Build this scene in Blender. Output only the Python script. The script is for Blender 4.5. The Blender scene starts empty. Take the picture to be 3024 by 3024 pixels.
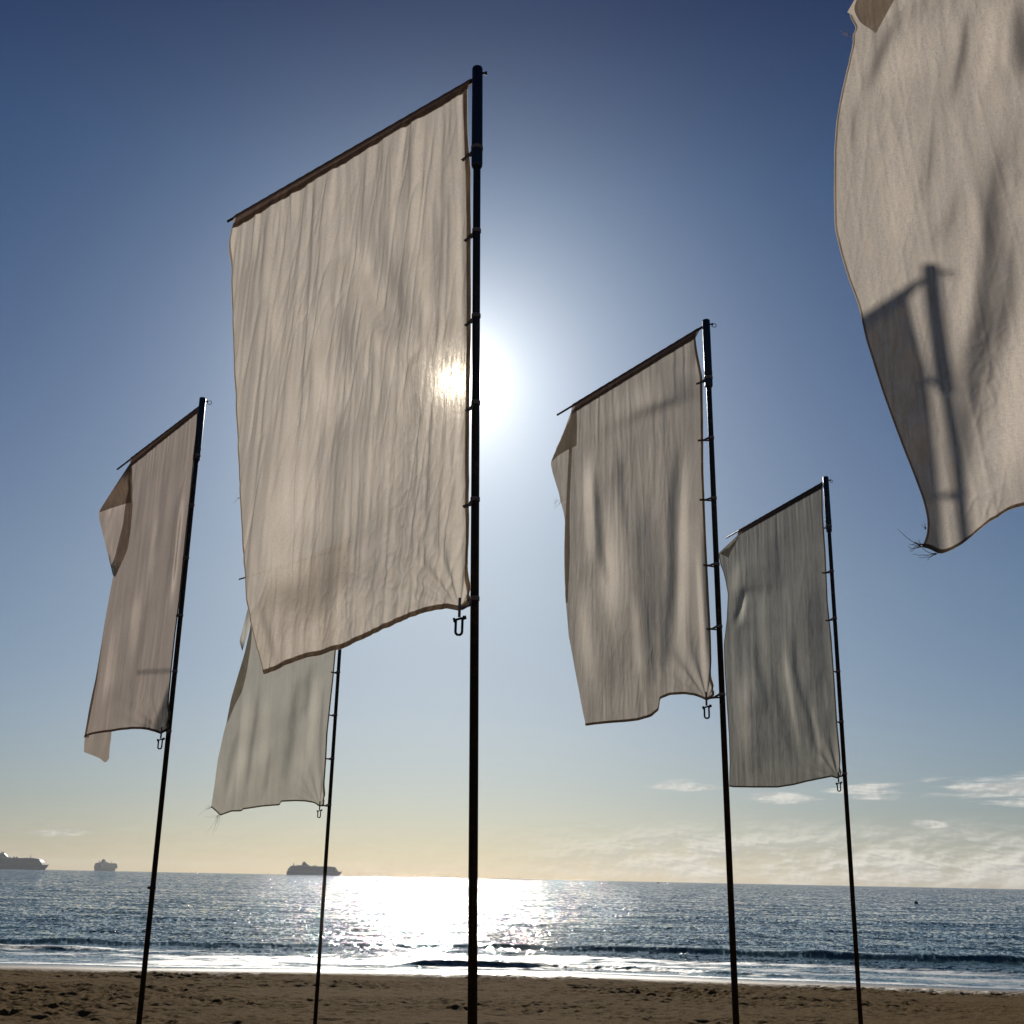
import bpy, bmesh, math, random
import numpy as np
from mathutils import Matrix, Vector

sc = bpy.context.scene
C = sc.collection
rad = math.radians

# ------------------------------------------------------------------ camera
F = 3400.0                                   # focal length in pixels of the 3024 px photograph
PITCH = math.atan(1083.0 / F)
ROLL = math.atan(0.0200)
CAM = np.array([0.0, 0.0, 2.6])
fw = np.array([0, math.cos(PITCH), math.sin(PITCH)])
_u0 = np.array([0, -math.sin(PITCH), math.cos(PITCH)])
RV = np.array([1, 0, 0]) * math.cos(ROLL) + _u0 * math.sin(ROLL)
UV = -np.array([1, 0, 0]) * math.sin(ROLL) + _u0 * math.cos(ROLL)
cam_d = bpy.data.cameras.new("camera")
cam = bpy.data.objects.new("camera", cam_d)
C.objects.link(cam)
cam_d.sensor_width = 36.0
cam_d.lens = 36.0 * F / 3024.0
cam_d.clip_start = 0.05
cam_d.clip_end = 60000
m = Matrix.Identity(4)
for i in range(3):
    m[i][0] = RV[i]; m[i][1] = UV[i]; m[i][2] = -fw[i]; m[i][3] = CAM[i]
cam.matrix_world = m
sc.camera = cam

def ray(x, y):
    d = fw + RV * (x - 1512) / F - UV * (y - 1512) / F
    return d / np.linalg.norm(d)

def proj(P):                                  # world (n,3) -> photo pixels (n,2)
    q = P - CAM
    z = q @ fw
    return np.stack([1512 + F * (q @ RV) / z, 1512 - F * (q @ UV) / z], -1)

# ------------------------------------------------------------------ sun and sky
SUN_EL, SUN_AZ = rad(24.05), rad(-3.2)        # azimuth from +Y, clockwise
sd = np.array([math.sin(SUN_AZ) * math.cos(SUN_EL), math.cos(SUN_AZ) * math.cos(SUN_EL), math.sin(SUN_EL)])
sun_d = bpy.data.lights.new("sun", 'SUN')
sun_d.energy = 5.0
sun_d.angle = rad(0.53)
sun_d.color = (1.0, 0.93, 0.82)
sun = bpy.data.objects.new("sun", sun_d)
C.objects.link(sun)
sun.location = (0, 0, 40)
sun.rotation_euler = Vector(sd).to_track_quat('Z', 'Y').to_euler()

world = bpy.data.worlds.new("World")
sc.world = world
world.use_nodes = True
nt = world.node_tree
nt.nodes.clear()

class G:
    """tiny node-graph helper"""
    def __init__(s, tree): s.t = tree
    def n(s, typ, **kw):
        nd = s.t.nodes.new(typ)
        ins = kw.pop('ins', {})
        for k, v in kw.items(): setattr(nd, k, v)
        for k, v in ins.items(): s.set(nd.inputs[k], v)
        return nd
    def set(s, sock, v):
        if isinstance(v, bpy.types.NodeSocket): s.t.links.new(v, sock)
        elif isinstance(v, bpy.types.Node): s.t.links.new(v.outputs[0], sock)
        else: sock.default_value = v
    def m(s, op, a, b=0.0, c=0.0, clamp=False):
        nd = s.t.nodes.new('ShaderNodeMath'); nd.operation = op; nd.use_clamp = clamp
        for i, v in enumerate((a, b, c)): s.set(nd.inputs[i], v)
        return nd.outputs[0]
    def vm(s, op, a, b=(0, 0, 0), out=0):
        nd = s.t.nodes.new('ShaderNodeVectorMath'); nd.operation = op
        s.set(nd.inputs[0], a)
        if op == 'SCALE': s.set(nd.inputs['Scale'], b)
        else: s.set(nd.inputs[1], b)
        return nd.outputs[out]
    def mix(s, f, a, b, blend='MIX'):
        nd = s.t.nodes.new('ShaderNodeMix'); nd.data_type = 'RGBA'; nd.blend_type = blend
        s.set(nd.inputs[0], f); s.set(nd.inputs[6], a); s.set(nd.inputs[7], b)
        return nd.outputs[2]
    def ss(s, v, lo, hi, a=0.0, b=1.0):
        nd = s.t.nodes.new('ShaderNodeMapRange'); nd.interpolation_type = 'SMOOTHSTEP'
        for i, q in enumerate((v, lo, hi, a, b)): s.set(nd.inputs[i], q)
        return nd.outputs[0]
    def noise(s, vec, scale, detail=4, rough=0.55, dist=0.0, out=0):
        nd = s.t.nodes.new('ShaderNodeTexNoise')
        s.set(nd.inputs['Vector'], vec)
        nd.inputs['Scale'].default_value = scale; nd.inputs['Detail'].default_value = detail
        nd.inputs['Roughness'].default_value = rough; nd.inputs['Distortion'].default_value = dist
        return nd.outputs[out]
    def comb(s, x, y, z):
        nd = s.t.nodes.new('ShaderNodeCombineXYZ')
        for i, v in enumerate((x, y, z)): s.set(nd.inputs[i], v)
        return nd.outputs[0]

g = G(nt)
sky = g.n('ShaderNodeTexSky', sky_type='NISHITA', sun_disc=False, sun_elevation=SUN_EL, sun_rotation=SUN_AZ,
          altitude=0.0, air_density=1.0, dust_density=0.7, ozone_density=1.5)
tc = g.n('ShaderNodeTexCoord')
dirv = g.vm('NORMALIZE', tc.outputs['Generated'])
sep = g.n('ShaderNodeSeparateXYZ', ins={0: dirv})
el = g.m('MULTIPLY', g.m('ARCSINE', sep.outputs[2]), 57.2958)
az = g.m('MULTIPLY', g.m('ARCTAN2', sep.outputs[0], sep.outputs[1]), 57.2958)
cosang = g.vm('DOT_PRODUCT', dirv, tuple(sd), out=1)
ang = g.m('MULTIPLY', g.m('ARCCOSINE', g.m('MINIMUM', cosang, 0.9999999)), 57.2958)
# thin cloud bank low over the sea
cv = g.comb(g.m('MULTIPLY', az, 0.055), g.m('MULTIPLY', el, 0.15), 3.7)
n1 = g.noise(cv, 8.0, 8, 0.56, 0.2)
n1b = g.noise(g.vm('ADD', cv, (-0.008, 0.016, 0.0)), 8.0, 5, 0.56, 0.2)
n2 = g.noise(g.comb(g.m('MULTIPLY', az, 0.03), g.m('MULTIPLY', el, 0.30), 9.1), 9.0, 6, 0.62, 0.3)
az_r = g.ss(az, -2.0, 11.0, 0.10, 1.0)
low = g.m('MULTIPLY', g.ss(el, 3.4, 1.2), g.ss(el, -0.2, 0.6, 0.35, 1.0))
bank = g.m('MULTIPLY', g.m('MULTIPLY', g.ss(n1, 0.36, 0.58, 0.30, 0.92), low), az_r)
blobs = None
for a0, e0, wa, we in ((8.4, 4.35, 1.9, 0.36), (13.2, 3.85, 2.0, 0.28), (17.2, 4.2, 1.8, 0.38), (22.6, 4.35, 3.2, 0.62),
                       (25.0, 3.75, 3.0, 0.40), (19.6, 2.75, 0.9, 0.24), (-25.5, 2.4, 2.6, 0.55), (-20.5, 1.6, 2.0, 0.3)):
    dx = g.m('DIVIDE', g.m('SUBTRACT', az, a0), wa)
    dy = g.m('DIVIDE', g.m('SUBTRACT', el, e0), we)
    r2 = g.m('ADD', g.m('MULTIPLY', dx, dx), g.m('MULTIPLY', dy, dy))
    b = g.m('EXPONENT', g.m('MULTIPLY', r2, -1.0))
    if a0 < 0: b = g.m('MULTIPLY', b, 0.5)
    blobs = b if blobs is None else g.m('MAXIMUM', blobs, b)
bmask = g.ss(blobs, 0.10, 0.45)
blobs = g.ss(g.m('ADD', blobs, g.m('MULTIPLY', g.m('SUBTRACT', n2, 0.5), 2.6)), 0.35, 0.9, 0.0, 0.9)
cloud = g.m('MAXIMUM', bank, g.m('MULTIPLY', blobs, bmask))
shade = g.m('ADD', g.m('MULTIPLY', g.m('SUBTRACT', n1, n1b), 1.7), 0.5)

ramp = nt.nodes.new('ShaderNodeValToRGB')
_st = ((0.0, (.83, 1.0, 1.30)), (1.3, (.84, 1.03, 1.38)), (6.7, (.93, 1.13, 1.46)), (13.5, (.88, 1.12, 1.42)), (23.5, (.62, .89, 1.30)), (33.0, (.42, .71, 1.16)), (41.0, (.26, .42, .79)), (60.0, (.24, .40, .77)))
_cr = ramp.color_ramp
while len(_cr.elements) < len(_st): _cr.elements.new(0.5)
for _e, (_el, _c) in zip(_cr.elements, _st):
    _e.position = _el / 60.0; _e.color = tuple(v * 0.40 for v in _c) + (1,)
g.set(ramp.inputs[0], g.m('DIVIDE', el, 60.0, clamp=True))
skyc = g.vm('SCALE', g.mix(1.0, sky, ramp.outputs[0], 'MULTIPLY'), 2.5 * 0.55)
SKY_STRENGTH = 0.05
sk = g.vm('SCALE', skyc, SKY_STRENGTH)
sk = g.mix(g.m('MULTIPLY', cloud, 0.75), sk, g.mix(g.ss(shade, 0.35, 0.65), (0.50, 0.50, 0.48, 1), (0.84, 0.81, 0.74, 1)))
g1 = g.m('MULTIPLY', g.m('EXPONENT', g.m('DIVIDE', ang, -4.6)), 1.15)
g2 = g.m('MULTIPLY', g.m('EXPONENT', g.m('DIVIDE', ang, -2.5)), 1.1)
q = g.m('DIVIDE', ang, 0.75)
g3 = g.m('MULTIPLY', g.m('EXPONENT', g.m('MULTIPLY', g.m('MULTIPLY', q, q), -1.0)), 0.0)
g3 = g.m('MULTIPLY', g.m('EXPONENT', g.m('DIVIDE', ang, -0.38)), 130.0)
glow = g.m('ADD', g.m('ADD', g1, g2), g3)
sk = g.vm('ADD', sk, g.vm('SCALE', (0.68, 0.67, 0.635), glow))
bg = g.n('ShaderNodeBackground', ins={'Color': sk, 'Strength': 1.0})
out = g.n('ShaderNodeOutputWorld')
nt.links.new(bg.outputs[0], out.inputs[0])
world.cycles.sampling_method = 'MANUAL'
world.cycles.sample_map_resolution = 1024

sc.view_settings.view_transform = 'Standard'
sc.view_settings.look = 'None'
sc.view_settings.exposure = 0.0
sc.view_settings.gamma = 1.0
sc.cycles.use_denoising = True
sc.cycles.max_bounces = 8
sc.cycles.transparent_max_bounces = 12
sc.cycles.caustics_reflective = False
sc.cycles.caustics_refractive = False
sc.cycles.sample_clamp_indirect = 4.0

# ------------------------------------------------------------------ helpers
def tag(o, label=None, cat=None, group=None, kind=None):
    if label: o['label'] = label
    if cat: o['category'] = cat
    if group: o['group'] = group
    if kind: o['kind'] = kind
    return o

def empty(name, loc):
    o = bpy.data.objects.new(name, None)
    o.empty_display_size = 0.2
    C.objects.link(o)
    o.location = loc
    return o

def link_mesh(name, V, faces, mat, parent=None, smooth=True):
    me = bpy.data.meshes.new(name)
    V = np.asarray(V, dtype=np.float64)
    me.from_pydata(V.tolist(), [], faces if isinstance(faces, list) else faces.tolist())
    if smooth:
        me.polygons.foreach_set('use_smooth', [True] * len(me.polygons))
    me.materials.append(mat)
    me.update()
    o = bpy.data.objects.new(name, me)
    C.objects.link(o)
    if parent is not None:
        o.parent = parent
        w = Vector((0, 0, 0)); q = parent
        while q is not None:
            w += q.location; q = q.parent
        o.location = (0, 0, 0)
        me.transform(Matrix.Translation(-w))
    return o

def grid_faces(nr, nc, off=0):
    i = np.arange(nr - 1)[:, None] * nc + np.arange(nc - 1)[None, :] + off
    return np.stack([i, i + 1, i + nc + 1, i + nc], -1).reshape(-1, 4)

class MB:
    """collects shapes, then links them as one mesh"""
    def __init__(s): s.V = []; s.Fc = []
    def add(s, V, Fs):
        o = len(s.V)
        s.V += [tuple(v) for v in V]
        s.Fc += [tuple(int(i) + o for i in f) for f in Fs]
    def tube(s, pts, r, n=16, cap=True):
        pts = np.array(pts, float)
        k = len(pts)
        rr = np.full(k, r) if np.isscalar(r) else np.array(r, float)
        T = np.gradient(pts, axis=0)
        T /= np.linalg.norm(T, axis=1)[:, None] + 1e-12
        ref = np.array([0.31, 0.17, 0.93]) if abs(T[0][2]) < 0.8 else np.array([1.0, 0.05, 0])
        V = []
        a = np.arange(n) / n * 2 * np.pi
        for i in range(k):
            x = np.cross(T[i], ref); x /= np.linalg.norm(x)
            y = np.cross(T[i], x)
            ref = -np.cross(T[i], x) if False else ref
            V += list(pts[i] + rr[i] * (np.cos(a)[:, None] * x + np.sin(a)[:, None] * y))
        Fs = [(i * n + j, i * n + (j + 1) % n, (i + 1) * n + (j + 1) % n, (i + 1) * n + j) for i in range(k - 1) for j in range(n)]
        if cap:
            Fs.append(tuple(range(n - 1, -1, -1)))
            Fs.append(tuple((k - 1) * n + j for j in range(n)))
        s.add(V, Fs)
        return s
    def strip(s, pts, side, w, t):
        """flat webbing along pts: width w along `side`, thickness t"""
        pts = np.array(pts, float); side = np.array(side, float); side /= np.linalg.norm(side)
        T = np.gradient(pts, axis=0); T /= np.linalg.norm(T, axis=1)[:, None]
        V = []
        for p, q in zip(pts, T):
            nrm = np.cross(q, side); nrm /= np.linalg.norm(nrm)
            for a, b in ((-1, -1), (1, -1), (1, 1), (-1, 1)):
                V.append(p + side * a * w / 2 + nrm * b * t / 2)
        k = len(pts)
        Fs = [(i * 4 + j, i * 4 + (j + 1) % 4, (i + 1) * 4 + (j + 1) % 4, (i + 1) * 4 + j) for i in range(k - 1) for j in range(4)]
        Fs += [(3, 2, 1, 0), tuple((k - 1) * 4 + j for j in range(4))]
        s.add(V, Fs)
        return s
    def box(s, c, d, yaw=0.0):
        c = np.array(c, float); d = np.array(d, float) / 2
        cs, sn = math.cos(yaw), math.sin(yaw)
        V = []
        for a in (-1, 1):
            for b in (-1, 1):
                for e in (-1, 1):
                    x, y, z = a * d[0], b * d[1], e * d[2]
                    V.append(c + np.array([x * cs - y * sn, x * sn + y * cs, z]))
        s.add(V, [(0, 1, 3, 2), (4, 6, 7, 5), (0, 4, 5, 1), (2, 3, 7, 6), (0, 2, 6, 4), (1, 5, 7, 3)])
        return s
    def build(s, name, mat, parent=None, smooth=True):
        return link_mesh(name, np.array(s.V), s.Fc, mat, parent, smooth)

def vnoise(x, y, seed):
    """smooth value noise, arrays in, about -1..1"""
    r = np.random.RandomState(seed).uniform(-1, 1, (256, 256))
    xi = np.floor(x).astype(int); yi = np.floor(y).astype(int)
    fx = x - xi; fy = y - yi
    fx = fx * fx * fx * (fx * (fx * 6 - 15) + 10); fy = fy * fy * fy * (fy * (fy * 6 - 15) + 10)
    a = r[yi % 256, xi % 256]; b = r[yi % 256, (xi + 1) % 256]
    c = r[(yi + 1) % 256, xi % 256]; d = r[(yi + 1) % 256, (xi + 1) % 256]
    return (a * (1 - fx) + b * fx) * (1 - fy) + (c * (1 - fx) + d * fx) * fy

def fbm(x, y, seed, octv=4, gain=0.5):
    s = 0; a = 1.0
    for i in range(octv):
        s = s + a * vnoise(x * 2 ** i + 13.7 * i, y * 2 ** i + 7.1 * i, seed + i)
        a *= gain
    return s

def new_mat(name):
    mt = bpy.data.materials.new(name)
    mt.use_nodes = True
    mt.node_tree.nodes.clear()
    return mt, G(mt.node_tree)

def finish(g_, surf):
    o = g_.n('ShaderNodeOutputMaterial')
    g_.t.links.new(surf, o.inputs[0])

# ------------------------------------------------------------------ materials
def mat_cloth(name='cotton', tint=(0.425, 0.378, 0.335)):
    mt, g = new_mat(name)
    tc = g.n('ShaderNodeTexCoord')
    ob = tc.outputs['Object']
    # slubby woven threads: fine streaks along and across
    sx = g.n('ShaderNodeSeparateXYZ', ins={0: ob})
    hx = g.m('SUBTRACT', sx.outputs[0], sx.outputs[1])
    w1 = g.noise(g.comb(g.m('MULTIPLY', hx, 170.0), g.m('MULTIPLY', sx.outputs[2], 30.0), 0.0), 1.0, 2, 0.6)
    w2 = g.noise(g.comb(g.m('MULTIPLY', hx, 38.0), g.m('MULTIPLY', sx.outputs[2], 140.0), 5.0), 1.0, 2, 0.6)
    w = g.m('ADD', g.m('MULTIPLY', w1, 0.5), g.m('MULTIPLY', w2, 0.5))
    blot = g.noise(ob, 2.3, 5, 0.6)
    f = g.m('ADD', g.ss(w, 0.3, 0.7, 0.90, 1.05), g.m('MULTIPLY', g.m('SUBTRACT', blot, 0.5), 0.22))
    col = g.vm('SCALE', tint, f)
    bump = g.n('ShaderNodeBump', ins={'Strength': 0.05, 'Distance': 0.003, 'Height': w})
    dif = g.n('ShaderNodeBsdfDiffuse', ins={'Color': g.vm('SCALE', (0.22, 0.21, 0.20), f), 'Roughness': 0.6, 'Normal': bump})
    trl = g.n('ShaderNodeBsdfTranslucent', ins={'Color': col, 'Normal': bump})
    a = g.n('ShaderNodeMixShader', ins={0: 0.72, 1: dif.outputs[0], 2: trl.outputs[0]})
    ref = g.n('ShaderNodeBsdfRefraction', distribution='GGX',
              ins={'Color': (0.75, 0.66, 0.55, 1), 'Roughness': 0.20, 'IOR': 1.18, 'Normal': bump})
    b = g.n('ShaderNodeMixShader', ins={0: 0.0, 1: a.outputs[0], 2: ref.outputs[0]})
    tr = g.n('ShaderNodeBsdfTransparent', ins={'Color': (1.0, 0.86, 0.68, 1)})
    open_ = g.noise(g.comb(g.m('MULTIPLY', hx, 38.0), g.m('MULTIPLY', sx.outputs[2], 5.0), 2.0), 1.0, 3, 0.6)
    c = g.n('ShaderNodeMixShader', ins={0: g.m('MULTIPLY', g.ss(w, 0.36, 0.66, 0.19, 0.006), g.ss(open_, 0.35, 0.65, 0.2, 1.3)), 1: b.outputs[0], 2: tr.outputs[0]})
    finish(g, c.outputs[0])
    return mt

def mat_metal(name, col, col2, rough=0.45, metallic=0.6, scale=30.0, lo=0.5, hi=0.7, spec=0.5):
    mt, g = new_mat(name)
    tc = g.n('ShaderNodeTexCoord')
    n = g.noise(tc.outputs['Object'], scale, 6, 0.65)
    n2 = g.noise(tc.outputs['Object'], scale * 0.2, 3, 0.6)
    f = g.ss(g.m('ADD', g.m('MULTIPLY', n, 0.65), g.m('MULTIPLY', n2, 0.35)), lo, hi)
    bs = g.n('ShaderNodeBsdfPrincipled', ins={'Base Color': g.mix(f, col + (1,), col2 + (1,)), 'Metallic': metallic,
             'Roughness': g.m('ADD', g.m('MULTIPLY', n, 0.25), rough - 0.1), 'Specular IOR Level': spec,
             'Normal': g.n('ShaderNodeBump', ins={'Strength': 0.15, 'Distance': 0.002, 'Height': n})})
    finish(g, bs.outputs[0])
    return mt

M_CLOTH = mat_cloth()
M_CLOTH2 = mat_cloth('cotton_grey_shaded', (0.335, 0.322, 0.29))  # grey cotton, with shade painted into a darker tint
M_CLOTH1 = mat_cloth('cotton_rosy_shaded', (0.33, 0.275, 0.245))  # rosy cotton, darkened further: slanting-sun shade put into the tint
M_CLOTH3 = mat_cloth('cotton_shaded', (0.375, 0.338, 0.302))  # plain cotton darkened, the flag's shade painted into its colour
M_DOUBLE = mat_cloth('cotton_doubled', (0.27, 0.215, 0.195))
M_POLE = mat_metal('pole_steel', (0.030, 0.027, 0.026), (0.085, 0.060, 0.042), 0.42, 0.75, 22.0)
M_SLEEVE = mat_metal('painted_sleeve', (0.010, 0.014, 0.028), (0.022, 0.028, 0.045), 0.40, 0.0, 25.0)
M_STEEL = mat_metal('dull_steel', (0.05, 0.048, 0.045), (0.10, 0.09, 0.08), 0.65, 0.5, 60.0)
M_SHACKLE = mat_metal('galvanised_steel', (0.035, 0.033, 0.03), (0.10, 0.06, 0.04), 0.5, 0.7, 60.0)
M_WEB = mat_metal('webbing', (0.20, 0.15, 0.15), (0.28, 0.23, 0.22), 0.9, 0.0, 200.0, 0.4, 0.6, 0.1)
M_SHIP = mat_metal('ship_white', (0.30, 0.31, 0.33), (0.36, 0.37, 0.40), 0.5, 0.0, 0.03)
M_GLASS = mat_metal('ship_glass', (0.04, 0.05, 0.06), (0.06, 0.07, 0.08), 0.15, 0.0, 0.02, spec=0.8)
M_HULL = mat_metal('ship_hull', (0.26, 0.28, 0.31), (0.32, 0.34, 0.37), 0.5, 0.0, 0.03)
M_BUOY = mat_metal('buoy_rubber', (0.03, 0.035, 0.03), (0.07, 0.06, 0.05), 0.6, 0.0, 4.0)
M_BUOYW = mat_metal('buoy_white', (0.7, 0.7, 0.68), (0.6, 0.6, 0.58), 0.4, 0.0, 4.0)
M_FUNNEL = mat_metal('funnel_paint', (0.16, 0.19, 0.26), (0.2, 0.23, 0.3), 0.5, 0.0, 0.03)

# ------------------------------------------------------------------ beach and sea
SHX = np.array([-200, -30, -14.3, -3.8, 5.0, 14.2, 30, 200.0])
SHY = np.array([33.0, 34.2, 35.3, 36.1, 35.6, 33.8, 30.5, 18.0])
def shore(x):
    return np.interp(x, SHX, SHY) + 0.22 * np.sin(x * 0.33 + 1.0) + 0.12 * np.sin(x * 0.81) + 0.05 * np.sin(x * 2.1 + 2)

def sand_base(x, y):
    q = shore(x) - y
    return np.where(q > 0, 0.029 * np.minimum(q, 60), 0.05 * np.maximum(q, -60))

def axis(fine0, fine1, step, far0, far1, grow=1.18):
    a = list(np.arange(fine0, fine1 + 1e-6, step))
    s = step; p = a[-1]
    while p < far1: s *= grow; p += s; a.append(p)
    s = step; p = a[0]; b = []
    while p > far0: s *= grow; p -= s; b.append(p)
    return np.array(b[::-1] + a)

xs = axis(-17.5, 17.5, 0.045, -2500, 2500)
ys = axis(12.5, 37.5, 0.042, -1500, 90)
X, Y = np.meshgrid(xs, ys)
q = shore(X) - Y
dry = np.clip((q - 1.2 - 0.8 * vnoise(X * 0.2, X * 0, 19)) / 2.2, 0, 1); dry = dry * dry * (3 - 2 * dry)
near = np.exp(-np.maximum(np.abs(X) - 40, 0) / 20) * np.exp(-np.maximum(-Y, 0) / 20)
Z = sand_base(X, Y)
l1 = fbm(X * 1.1, Y * 0.8, 11, 3)
l2 = fbm(X * 2.6 + 0.5 * l1, Y * 2.2, 21, 4, 0.6)
l3 = 1 - np.abs(fbm(X * 1.9 + 5, Y * 1.5, 31, 3, 0.55))
lump = 0.020 * l1 + 0.024 * l2 + 0.030 * (l3 - 0.6)
lump = lump - 0.045 * np.clip(vnoise(X * 2.9, Y * 2.3, 77) - 0.45, 0, 1)          # foot dents
lump += 0.006 * vnoise(X * 9, Y * 8, 55)
for sd_, fr, am in ((101, 3.4, 0.026), (102, 5.6, 0.022), (103, 2.1, 0.018), (104, 8.5, 0.010)):      # overlapping foot prints with firm rims
    v_ = vnoise(X * fr * 1.35 + 0.4 * l1, Y * fr * 1.05 + 0.4 * l2, sd_)
    lump += -am * np.clip((v_ - 0.12) * 3.0, 0, 1) + 0.4 * am * np.exp(-((v_ - 0.02) / 0.12) ** 2)
amp = 0.65 + 0.55 * vnoise(X * 0.25, Y * 0.35, 91)
Z = Z + 1.1 * dry * near * lump * np.clip(amp, 0.25, 1.3) + (1 - dry) * 0.004 * vnoise(X * 0.8, Y * 1.2, 41)

def mat_sand():
    mt, g = new_mat('beach_sand')
    tc = g.n('ShaderNodeTexCoord'); ob = tc.outputs['Object']
    n1 = g.noise(ob, 0.7, 5, 0.6); n2 = g.noise(ob, 14.0, 6, 0.7); n3 = g.noise(ob, 90.0, 3, 0.7)
    wet_at = g.n('ShaderNodeAttribute', attribute_name='wet')
    wet = wet_at.outputs['Fac']
    c = g.mix(n1, (0.092, 0.057, 0.021, 1), (0.132, 0.084, 0.034, 1))
    c = g.mix(g.ss(n2, 0.52, 0.72), c, (0.060, 0.041, 0.020, 1))
    c = g.mix(g.ss(n3, 0.66, 0.74), c, (0.30, 0.25, 0.19, 1))
    c = g.mix(g.m('MULTIPLY', wet, 0.55), c, (0.13, 0.098, 0.068, 1))
    h = g.m('ADD', g.m('MULTIPLY', n2, 0.5), g.m('MULTIPLY', n3, 0.12))
    bmp = g.n('ShaderNodeBump', ins={'Strength': g.m('SUBTRACT', 1.0, g.m('MULTIPLY', wet, 0.9)), 'Distance': 0.11, 'Height': h})
    bs = g.n('ShaderNodeBsdfPrincipled', ins={'Base Color': c, 'Roughness': g.m('SUBTRACT', 0.95, g.m('MULTIPLY', wet, 0.62)),
             'Specular IOR Level': g.m('ADD', 0.02, g.m('MULTIPLY', wet, 0.40)), 'Normal': bmp})
    finish(g, bs.outputs[0])
    return mt
M_SAND = mat_sand()
sand = link_mesh('beach_sand', np.stack([X, Y, Z], -1).reshape(-1, 3), grid_faces(*X.shape), M_SAND)
wet = np.clip(1 - (q - 0.6) / 3.0, 0, 1)
at = sand.data.attributes.new('wet', 'FLOAT', 'POINT')
at.data.foreach_set('value', wet.reshape(-1).astype(np.float32))
tag(sand, 'trampled brown beach sand with a smooth wet strip along the water', kind='structure')

# sea: a fan of rows that widen with distance
r0 = [26.0]
while r0[-1] < 62: r0.append(r0[-1] + 0.075)
s_ = 0.08
while r0[-1] < 13000: s_ *= 1.045; r0.append(r0[-1] + s_)
rows = np.array(r0)
th = np.linspace(rad(-52), rad(52), 1150)
TX = np.tan(th)
X = TX[None, :] * rows[:, None]
Y = np.repeat(rows[:, None], len(th), 1)
q = Y - shore(X)
Z = np.zeros_like(X)
def bump1(t, w0, w1):                      # asymmetric swell: steep face to shore (negative side)
    return np.where(t < 0, np.exp(-(t / w0) ** 2), np.exp(-(t / w1) ** 2))
c0 = 10.8 + 0.5 * np.sin(X * 0.11 + 0.4) + 0.9 * vnoise(X * 0.06 + 3, X * 0 + .5, 5) + 0.25 * vnoise(X * 0.3, X * 0 + .5, 6)
A0 = 0.19 + 0.05 * vnoise(X * 0.09, X * 0 + 1.5, 7) + 0.07 * np.clip((X - 4) / 12, -0.3, 1) + 0.07 * np.clip((-X - 11) / 6, 0, 1)
A0 = A0 * (0.88 + 0.16 * vnoise(X * 0.5, Y * 0.15, 8))
Z += A0 * bump1(q - c0, 0.55, 2.6)
for cc, aa, w0, w1, sdn in ((22.5, 0.10, 1.8, 3.5, 61), (37.0, 0.11, 2.5, 5.0, 62), (58.0, 0.13, 3.5, 8.0, 63), (86., 0.13, 5., 12., 64), (130., 0.15, 8., 18., 65)):
    cx = cc + cc * 0.05 * vnoise(X / cc * 1.4, X * 0 + .3, sdn) + cc * 0.012 * vnoise(X / cc * 9, X * 0 + .3, sdn + 9)
    ax = aa * np.clip(0.75 + 0.6 * vnoise(X / cc * 2.2 + 4, X * 0 + 1.3, sdn + 4) + 0.35 * np.clip(X / cc * 3, -1, 1), 0.1, 1.5)
    Z += ax * bump1(q - cx, w0, w1)
# breaking wavelet near the sand, centre to right of the glitter
xb = X
ctr = 2.0 + 0.15 * vnoise(xb * 0.4, xb * 0, 71) - np.clip((xb - 5) / 9, 0, 1) * 1.2
envb = np.clip((xb + 3.2) / 0.8, 0, 1) * np.clip((14 - xb) / 10, 0.15, 1)
turb = np.clip((xb - 0.6) / 1.2, 0, 1)
hb = (0.17 + 0.02 * vnoise(xb * 1.3, xb * 0, 72)) * (1 - 0.55 * turb) + turb * (0.022 * vnoise(xb * 3.5, Y * 3.5, 73) + 0.030 * vnoise(xb * 11, Y * 9, 74))
Z += envb * hb * bump1(q - ctr, 0.22, 0.9)
envl = np.clip((-13 - xb) / 2, 0, 1)
Z += envl * 0.12 * bump1(q - 6.6 - 0.3 * vnoise(xb, xb * 0, 75), 0.3, 1.0)
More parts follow.
